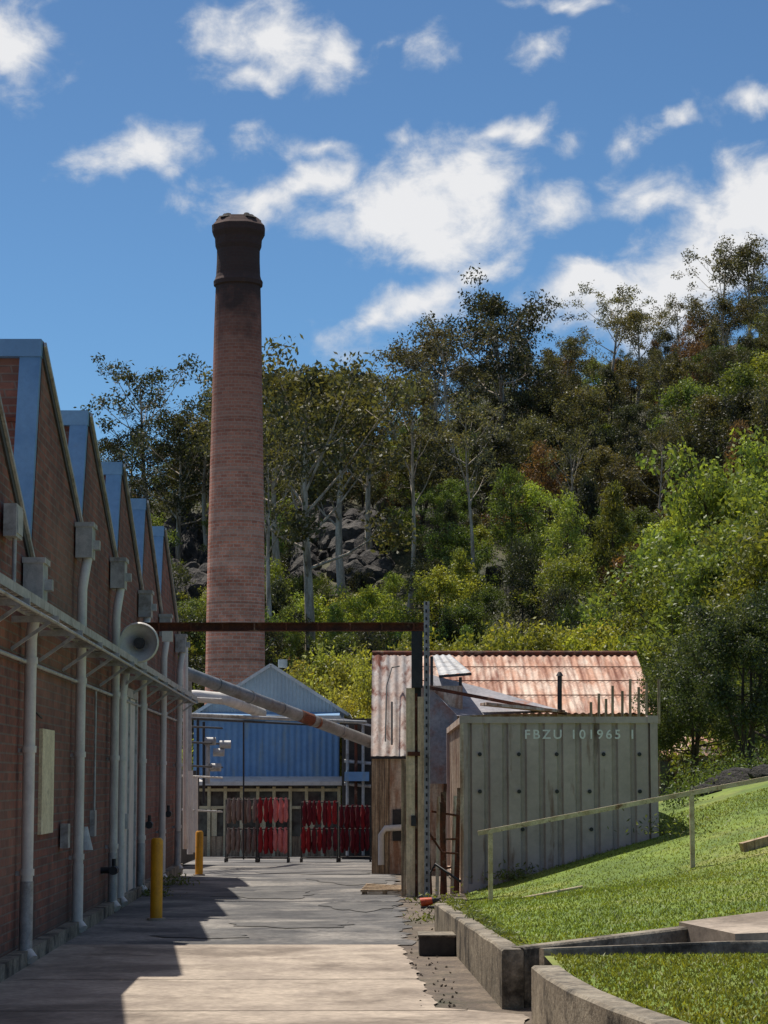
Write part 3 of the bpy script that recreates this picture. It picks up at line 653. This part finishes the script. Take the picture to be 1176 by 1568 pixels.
# ---------------------------------------------------------------- trees
def gen(name,Hh,spread,nl,sub,clump_r,nleaf,lsize,trunk_r,f0=.35,elev=(20,60),bark=None,flat=.7,asp=.45,droop=0,pro=None,multi=1):
    b=MB(); clumps=[]
    for mtr in range(multi):
        wx,wy=random.uniform(-1,1)*(.6 if multi==1 else 1.6),random.uniform(-1,1)*(.6 if multi==1 else 1.6)
        tp=[]; K=8
        for i in range(K+1):
            t=i/K; tp.append(Vector((wx*t*Hh*.12+.015*Hh*math.sin(t*5+mtr),wy*t*Hh*.12+.015*Hh*math.cos(t*4+mtr),t*Hh*.9)))
        b.tube(tp,[trunk_r*(1-.85*i/K)*(1.25 if i==0 else 1) for i in range(K+1)],7,0,False)
        clumps.append(tp[-1])
        for l in range(nl//multi):
            t=f0+(1-f0)*((l+random.random())/(nl/multi)); t=min(t,.99); i=t*K; i0=min(int(i),K-1); st=tp[i0].lerp(tp[i0+1],i-i0)
            az=l*2.4+random.uniform(-.6,.6); el=math.radians(random.uniform(*elev)); pr=pro(t) if pro else math.sin(math.pi*min(1,max(.08,(t-f0)/(1-f0)*.8+.2)))**.6
            Ln=spread*pr*random.uniform(.65,1.1); d=Vector((math.cos(az)*math.cos(el),math.sin(az)*math.cos(el),math.sin(el)))
            mid=st+d*Ln*.5+Vector((0,0,-.04*Ln)); en=st+d*Ln+Vector((0,0,random.uniform(0,.12)*Ln))
            r=trunk_r*.38*(1-t*.55); b.tube([st,mid,en],[r,r*.65,r*.25],5,0,False); clumps.append(en)
            for q in range(sub):
                s0=mid.lerp(en,random.uniform(-.2,.95)); dd=(d+Vector([random.uniform(-.9,.9) for _ in range(3)])).normalized(); e2=s0+dd*Ln*random.uniform(.22,.5)
                b.tube([s0,e2],[r*.35,r*.12],4,0,False); clumps.append(e2)
    for c in clumps:
        rr=clump_r*random.uniform(.6,1.25); n=int(nleaf*(rr/clump_r)**2)
        C=rng.normal(size=(n,3)); C/=np.linalg.norm(C,axis=1)[:,None]; C*=(rng.uniform(0,1,n)**.45)[:,None]*rr; C[:,2]*=flat
        C+=rng.normal(size=(n,3))*rr*.14
        b.leaves(C+np.array(c),lsize,1,asp,droop)
    me=b.mesh(name,[bark or m_bark,m_leaf]); mx=max(v[2] for v in b.V); me['top']=mx; return me
E=[gen('eucalypt_a',14,5.2,18,4,.95,100,.27,.28,.38,(25,65)),
   gen('eucalypt_b',14,4.6,15,4,.9,90,.26,.26,.5,(30,70)),
   gen('eucalypt_c',14,5.6,22,5,1.0,95,.27,.32,.3,(15,60)),
   gen('eucalypt_sparse',14,4.4,14,3,.65,58,.24,.22,.5,(25,70))]
D=[gen('broad_a',8,3.7,22,4,.85,95,.25,.16,.15,(5,65),m_bark2,.8),
   gen('broad_b',8,3.3,20,4,.8,95,.24,.16,.12,(10,75),m_bark2,.85,multi=2),
   gen('broad_c',8,4.3,24,4,.82,90,.25,.16,.1,(0,60),m_bark2,.7,multi=2)]
O=[gen('sheoak_a',10,2.3,26,3,.65,62,.34,.14,.15,(-10,45),m_bark2,1.2,.22,1.2,pro=lambda t:1.15-t*.95),
   gen('sheoak_b',10,2.8,26,3,.75,62,.34,.14,.12,(0,60),m_bark2,1.1,.25,1.0,pro=lambda t:1.1-t*.7)]
B=[gen('bush_a',3,1.8,12,3,.55,60,.2,.05,.03,(10,75),m_bark2,.8,multi=2),
   gen('bush_b',3,2.2,12,3,.55,60,.2,.05,.03,(0,65),m_bark2,.75,multi=2)]
forest=empty('hillside_forest')
used=[]
def put(me,x,y,top=None,sc_=1,col=(.06,.08,.03,1),name=None,parent=None,z=None,wide=1.0,sink=.15):
    o=bpy.data.objects.new(name or 'forest_tree',me); sc.collection.objects.link(o)
    zz=hz(x,y) if z is None else z
    if top is not None: sc_=(top-zz)/me['top']
    o.location=(x,y,zz-sink*sc_); o.scale=(sc_*wide,sc_*wide,sc_); o.rotation_euler=(0,0,random.uniform(0,6.28)); o.color=(col[0],col[1],col[2],1)
    if parent: o.parent=parent
    return o
def hero(me,px,pyt,y,col,name='eucalyptus_tree',wide=1.0,z=None):
    p=P(px,pyt,y); used.append((p[0],y)); return put(me,p[0],y,p[2],1,col,name,None,z,wide)
OL=(.080,.083,.038); DK=(.038,.046,.025); GR=(.088,.135,.032); YG=(.20,.25,.042); RU=(.13,.075,.036); GY=(.098,.102,.062)
for a in [(E[3],240,540,222,DK,1.15),(E[1],205,640,222,DK,1),(E[0],470,535,158,OL,.95),(E[3],425,640,150,OL,.9),(E[2],775,418,215,DK,.95),(E[3],930,430,232,GY,1.1),(E[3],700,480,205,GY,1.1),(E[0],660,505,212,GY,1),
          (E[3],1092,372,240,GY,1.0),(E[1],1150,352,240,OL,1.0),(E[3],1045,450,238,GY,1),(E[2],860,510,222,OL,1),(E[0],570,556,190,GY,1),(E[3],625,570,175,OL,.8),(E[1],320,590,215,DK,1.1),(E[1],380,575,205,OL,1.1),
          (E[3],885,640,175,OL,.8),(E[3],720,600,170,GY,.8),(E[2],1010,530,215,OL,1),(E[0],530,550,180,OL,1),(E[0],1110,450,225,OL,1.1),(E[2],150,655,230,DK,1),(E[3],800,450,225,DK,1),(E[3],1000,640,180,OL,.8),(E[0],430,560,185,OL,1),(E[2],280,620,215,DK,1)]:
    hero(a[0],a[1],a[2],a[3],a[4],wide=a[5])
zones=[(450,590,790,890),(250,328,812,930)]
def okzone(x,y,h,r):
    z=hz(x,y); px,py=proj(x,y,z); rp=r/y*F
    for a,b_,t,bt in zones:
        if px+rp*.6>a and px-rp*.6<b_:
            if t<py<bt: return 0
            if py>=bt:
                h=min(h,max(0,(py-(bt-18))/F*y))
    return h
random.seed(21)
cnt=0; tries=0
while cnt<360 and tries<9000:
    tries+=1
    y=random.uniform(124,262); px=random.uniform(-100,1280); x=(px-588)/F*y
    md=2.9 if y<180 else 3.4
    if any((x-a)**2+(y-c)**2<md*md for a,c in used): continue
    z=hz(x,y); py=proj(x,y,z)[1]
    nz=math.sin(px*.013+py*.009)+math.sin(px*.031-py*.017+1)
    u=random.random()
    if py>860 or (560<px<760 and py>700 and u<.6) :
        me,col,k=random.choice(D+O),(GR if random.random()<.45 else YG if random.random()<.45 else DK),random.uniform(.5,.9)
    elif px>780 and nz<.1 and u<.45: me,col,k=random.choice(O),(RU if random.random()<.5 else OL),random.uniform(.6,1.05)
    elif u<.50: me,col,k=random.choice(E),random.choice([OL,GY,DK,OL,DK]),random.uniform(.5,.85)
    elif u<.66: me,col,k=random.choice(O),random.choice([DK,OL,RU]),random.uniform(.55,.9)
    else: me,col,k=random.choice(D),random.choice([OL,GR,DK,OL,DK,YG]),random.uniform(.6,1.0)
    if y>228: k=min(k,.5 if me in E else .62)
    h=okzone(x,y,k*me['top'],k*3)
    if h<1.5: continue
    k=min(k,h/me['top'])
    used.append((x,y)); cnt+=1
    j=random.uniform(.65,1.4); col=(col[0]*j*random.uniform(.9,1.1),col[1]*j,col[2]*j)
    put(me,x,y,None,k,col,parent=forest)
for i in range(380):
    y=random.uniform(118,245); px=random.uniform(-100,1280); x=(px-588)/F*y; k=random.uniform(.5,1.3)
    h=okzone(x,y,k*3.6,k*1.6)
    if h<1.2: continue
    k=min(k,h/3.6)
    col=random.choice([OL,GR,DK,DK,YG,OL,RU]); j=random.uniform(.65,1.2)
    put(random.choice(B),x,y,None,k,tuple(q*j for q in col),'undergrowth',forest)
def rockmesh(seed):
    bm=bmesh.new(); bmesh.ops.create_icosphere(bm,subdivisions=3,radius=1)
    r=np.random.default_rng(seed); pl=r.normal(size=(20,3)); pl/=np.linalg.norm(pl,axis=1)[:,None]; dd=r.uniform(.6,.85,20)
    for v in bm.verts:
        for n_,d_ in zip(pl,dd):
            t=v.co.dot(Vector(n_))
            if t>d_: v.co-=Vector(n_)*(t-d_)
        v.co*=1+float(r.normal())*.02
    me=bpy.data.meshes.new('boulder'); bm.to_mesh(me); bm.free(); me.materials.append(m_rock); return me
RK=[rockmesh(i) for i in range(4)]
rk=empty('rock_outcrop')
def rock(x,y,s_,st=(1,1,1)):
    z=hz(x,y); o=bpy.data.objects.new('boulder',random.choice(RK)); sc.collection.objects.link(o); o.location=(x,y,z+.1*s_); o.scale=(s_*st[0],s_*st[1],s_*st[2]); o.rotation_euler=(random.uniform(0,.5),random.uniform(0,.5),random.uniform(0,6)); o.parent=rk
for i in range(150):
    px=random.uniform(445,590); y=yat(px,random.uniform(785,895))+random.uniform(-1,1); rock((px-588)/F*y,y,random.choice([.4,.5,.7,.9,1.3,1.7]))
for i in range(60):
    px=random.uniform(255,330); y=yat(px,random.uniform(815,930)); rock((px-588)/F*y,y,random.uniform(.7,1.8),(1,1,1.6))
for i in range(40): px=random.uniform(400,1150); y=random.uniform(130,230); rock((px-588)/F*y,y,random.uniform(.5,1.6))
D2=[gen('willow_a',6,2.7,30,5,.55,120,.14,.12,.12,(15,80),m_bark2,.8,.5,0,multi=2),gen('willow_b',6,2.9,30,5,.6,125,.14,.12,.1,(10,75),m_bark2,.75,.5,0,multi=3)]
SG=(.25,.28,.04)
for px,pt,y,w in ((690,948,82,.85),(745,936,84,.9),(800,928,80,.9),(860,926,83,.95),(920,936,80,.9),(965,950,82,.8),(470,985,88,.8),(520,974,90,.85),(560,1010,86,.6),(610,990,84,.7),(655,965,84,.8),(448,1010,95,.6)):
    hero(random.choice(D2),px,pt,y,tuple(q*random.uniform(.85,1.1) for q in SG),'spring_green_tree',w)
m1=gen('deciduous_a',9,3.6,40,6,.55,130,.15,.2,.15,(5,75),m_bark2,.8,.5,multi=2)
m2=gen('dark_shrub_tree',5.0,2.5,36,6,.42,190,.095,.10,.33,(0,80),m_bark2,.8,.5,multi=4)
hero(m1,1105,775,66,(.14,.185,.034),'deciduous_tree',1.0); hero(m1,1010,835,72,(.15,.195,.034),'deciduous_tree',.85)
hero(m1,1200,640,78,(.16,.205,.034),'deciduous_tree',.8); hero(m1,1170,760,58,(.15,.195,.034),'deciduous_tree',.9)
p=P(1135,868,45); hero(m2,1140,868,45,(.06,.088,.033),'shade_tree',1.0,lz(p[0],45)); hero(m2,1060,925,48,(.08,.11,.036),'shade_tree',.85,lz(P(1060,0,48)[0],48)-.2)
b=MB()
for px,y,r,nn in ((1045,40,.35,900),(1080,41.5,.3,700),(1020,37,.22,500),(1130,42,.35,700),(1170,41,.3,600)):
    x=P(px,0,y)[0]; C=rng.normal(size=(nn,3))*[r,r,r*.6]; C[:,2]+=lz(x,y)+.15; C[:,0]+=x;C[:,1]+=y; b.leaves(C,.07,0,.4)
o=b.ob('bank_shrubs',[m_leaf]); o.color=(.08,.12,.035,1)
for px,y,s_ in ((1085,40,.3),(1110,40.5,.4),(1150,40,.3),(1060,38.5,.25)):
    x=P(px,0,y)[0]; o=bpy.data.objects.new('bank_rock',RK[0]); sc.collection.objects.link(o); o.location=(x,y,lz(x,y)+.05); o.scale=(s_*1.3,s_,s_*.7)
for i in range(30):
    y=random.uniform(95,118); px=random.uniform(400,1200); put(random.choice(B),(px-588)/F*y,y,None,random.uniform(.7,1.2),tuple(q*random.uniform(.8,1.2) for q in GR),'undergrowth',forest)
# ---------------------------------------------------------------- world
w=bpy.data.worlds.new('World'); sc.world=w; w.use_nodes=True; nt=w.node_tree; nt.nodes.clear()
S=Vector((-.27,.38,1)).normalized(); el=math.asin(S.z); azs=math.atan2(S.x,S.y)
sky=node(nt,'ShaderNodeTexSky',sky_type='NISHITA'); sky.sun_disc=False; sky.sun_elevation=el; sky.sun_rotation=azs; sky.air_density=1.0; sky.dust_density=.6; sky.ozone_density=2.0
tc=node(nt,'ShaderNodeTexCoord').outputs['Generated']; sp=node(nt,'ShaderNodeSeparateXYZ',{0:tc}).outputs
az=mth(nt,'ARCTAN2',sp[0],sp[1]); e=mth(nt,'ARCSINE',sp[2])
tint=mix(nt,mr(nt,e,.08,.36,0,1,True),(.42,.66,.86,1),(.38,.55,.70,1))
tint=mix(nt,mr(nt,e,.45,.9,0,1,True),tint,(1.45,1.1,.86,1))
skc=mix(nt,1.0,sky.outputs[0],tint,'MULTIPLY')
vec=node(nt,'ShaderNodeCombineXYZ',{0:az,1:e}).outputs[0]
wn=node(nt,'ShaderNodeTexNoise',{'Vector':vec,'Scale':20.0,'Detail':3.0,'Roughness':.6}).outputs[1]
off=node(nt,'ShaderNodeVectorMath',{0:wn,1:(.05,.035,0),2:(-.025,-.0175,0)},operation='MULTIPLY_ADD').outputs[0]
wv=node(nt,'ShaderNodeVectorMath',{0:vec,1:off},operation='ADD').outputs[0]
cl=[(20,75,85,62,0,1),(415,65,125,58,0,1.05),(500,85,60,40,1,.9),(390,128,60,20,0,.7),(205,235,95,38,1,.95),(280,205,55,20,1,.7),(390,305,110,36,0,.9),(480,285,90,34,1,.8),
 (640,325,150,82,0,1.25),(720,290,90,70,0,1.1),(780,225,75,24,2,.8),(830,310,60,40,0,.7),(640,470,140,40,2,1.0),(740,410,70,32,2,.85),(570,510,60,34,1,.8),
 (1090,400,190,62,1,1.25),(1160,320,100,85,1,1.2),(1000,290,70,38,0,.85),(900,430,110,36,1,1.0),(980,460,120,60,0,1.1),(610,72,28,20,0,.55),(665,82,32,30,0,.55),(815,70,52,28,1,.66),(395,215,42,26,0,.56),(485,225,50,22,0,.64),
 (595,215,34,18,0,.55),(885,215,34,26,0,.52),(968,205,42,28,2,.66),(1145,150,65,26,0,.7),(1032,170,32,14,0,.55),(860,4,85,14,0,.72)]
ang=[0,math.radians(16),math.radians(27)]
rv=[wv]+[node(nt,'ShaderNodeVectorRotate',{'Vector':wv,'Angle':-a},rotation_type='Z_AXIS').outputs[0] for a in ang[1:]]
acc=None
for (px,py,rx,ry,ri,st) in cl:
    d=Vector(ray(px,py)).normalized(); a_=math.atan2(d.x,d.y); e_=math.asin(d.z); A=ang[ri]
    a2=a_*math.cos(A)+e_*math.sin(A); e2=-a_*math.sin(A)+e_*math.cos(A)
    kx=F/(rx*1.42); ky=F/(ry*1.42)
    mp=node(nt,'ShaderNodeVectorMath',{0:rv[ri],1:(kx,ky,0),2:(-a2*kx,-e2*ky,0)},operation='MULTIPLY_ADD').outputs[0]
    ln=node(nt,'ShaderNodeVectorMath',{0:mp},operation='LENGTH').outputs['Value']
    q=mth(nt,'MULTIPLY_ADD',ln,-st,st)
    acc=q if acc is None else mth(nt,'SMOOTH_MAX',acc,q,.12)
st_=node(nt,'ShaderNodeVectorMath',{0:vec,1:(.85,1.15,1)},operation='MULTIPLY').outputs[0]
fb=node(nt,'ShaderNodeTexNoise',{'Vector':st_,'Scale':44.0,'Detail':9.0,'Roughness':.62,'Distortion':.25}).outputs[0]
den=mr(nt,mth(nt,'ADD',acc,mth(nt,'MULTIPLY',mth(nt,'SUBTRACT',fb,.5),1.7)),.06,.88,0,1,True)
cc=mix(nt,mr(nt,mth(nt,'ADD',mth(nt,'MULTIPLY',acc,.6),fb),.5,1.0),(.56,.62,.70,1),(.95,.95,.96,1))
bg=node(nt,'ShaderNodeBackground',{0:skc,1:.12}); bc=node(nt,'ShaderNodeBackground',{0:cc,1:.9})
ms=node(nt,'ShaderNodeMixShader',{0:mth(nt,'MULTIPLY',den,.96),1:bg.outputs[0],2:bc.outputs[0]})
nt.links.new(ms.outputs[0],node(nt,'ShaderNodeOutputWorld').inputs[0])
su=bpy.data.lights.new('sun','SUN'); su.energy=5.0; su.angle=math.radians(.5); su.color=(1,.95,.87)
so=bpy.data.objects.new('sun',su); sc.collection.objects.link(so); so.rotation_euler=S.to_track_quat('Z','Y').to_euler()
cam=bpy.data.cameras.new('camera'); co=bpy.data.objects.new('camera',cam); sc.collection.objects.link(co)
cam.sensor_fit='VERTICAL'; cam.sensor_height=36; cam.lens=36*F/1568; cam.clip_end=5000; cam.clip_start=.1
co.location=(0,0,H); co.rotation_euler=(math.pi/2+PIT,0,0); sc.camera=co
sc.view_settings.view_transform='Standard'; sc.view_settings.look='None'; sc.view_settings.exposure=0
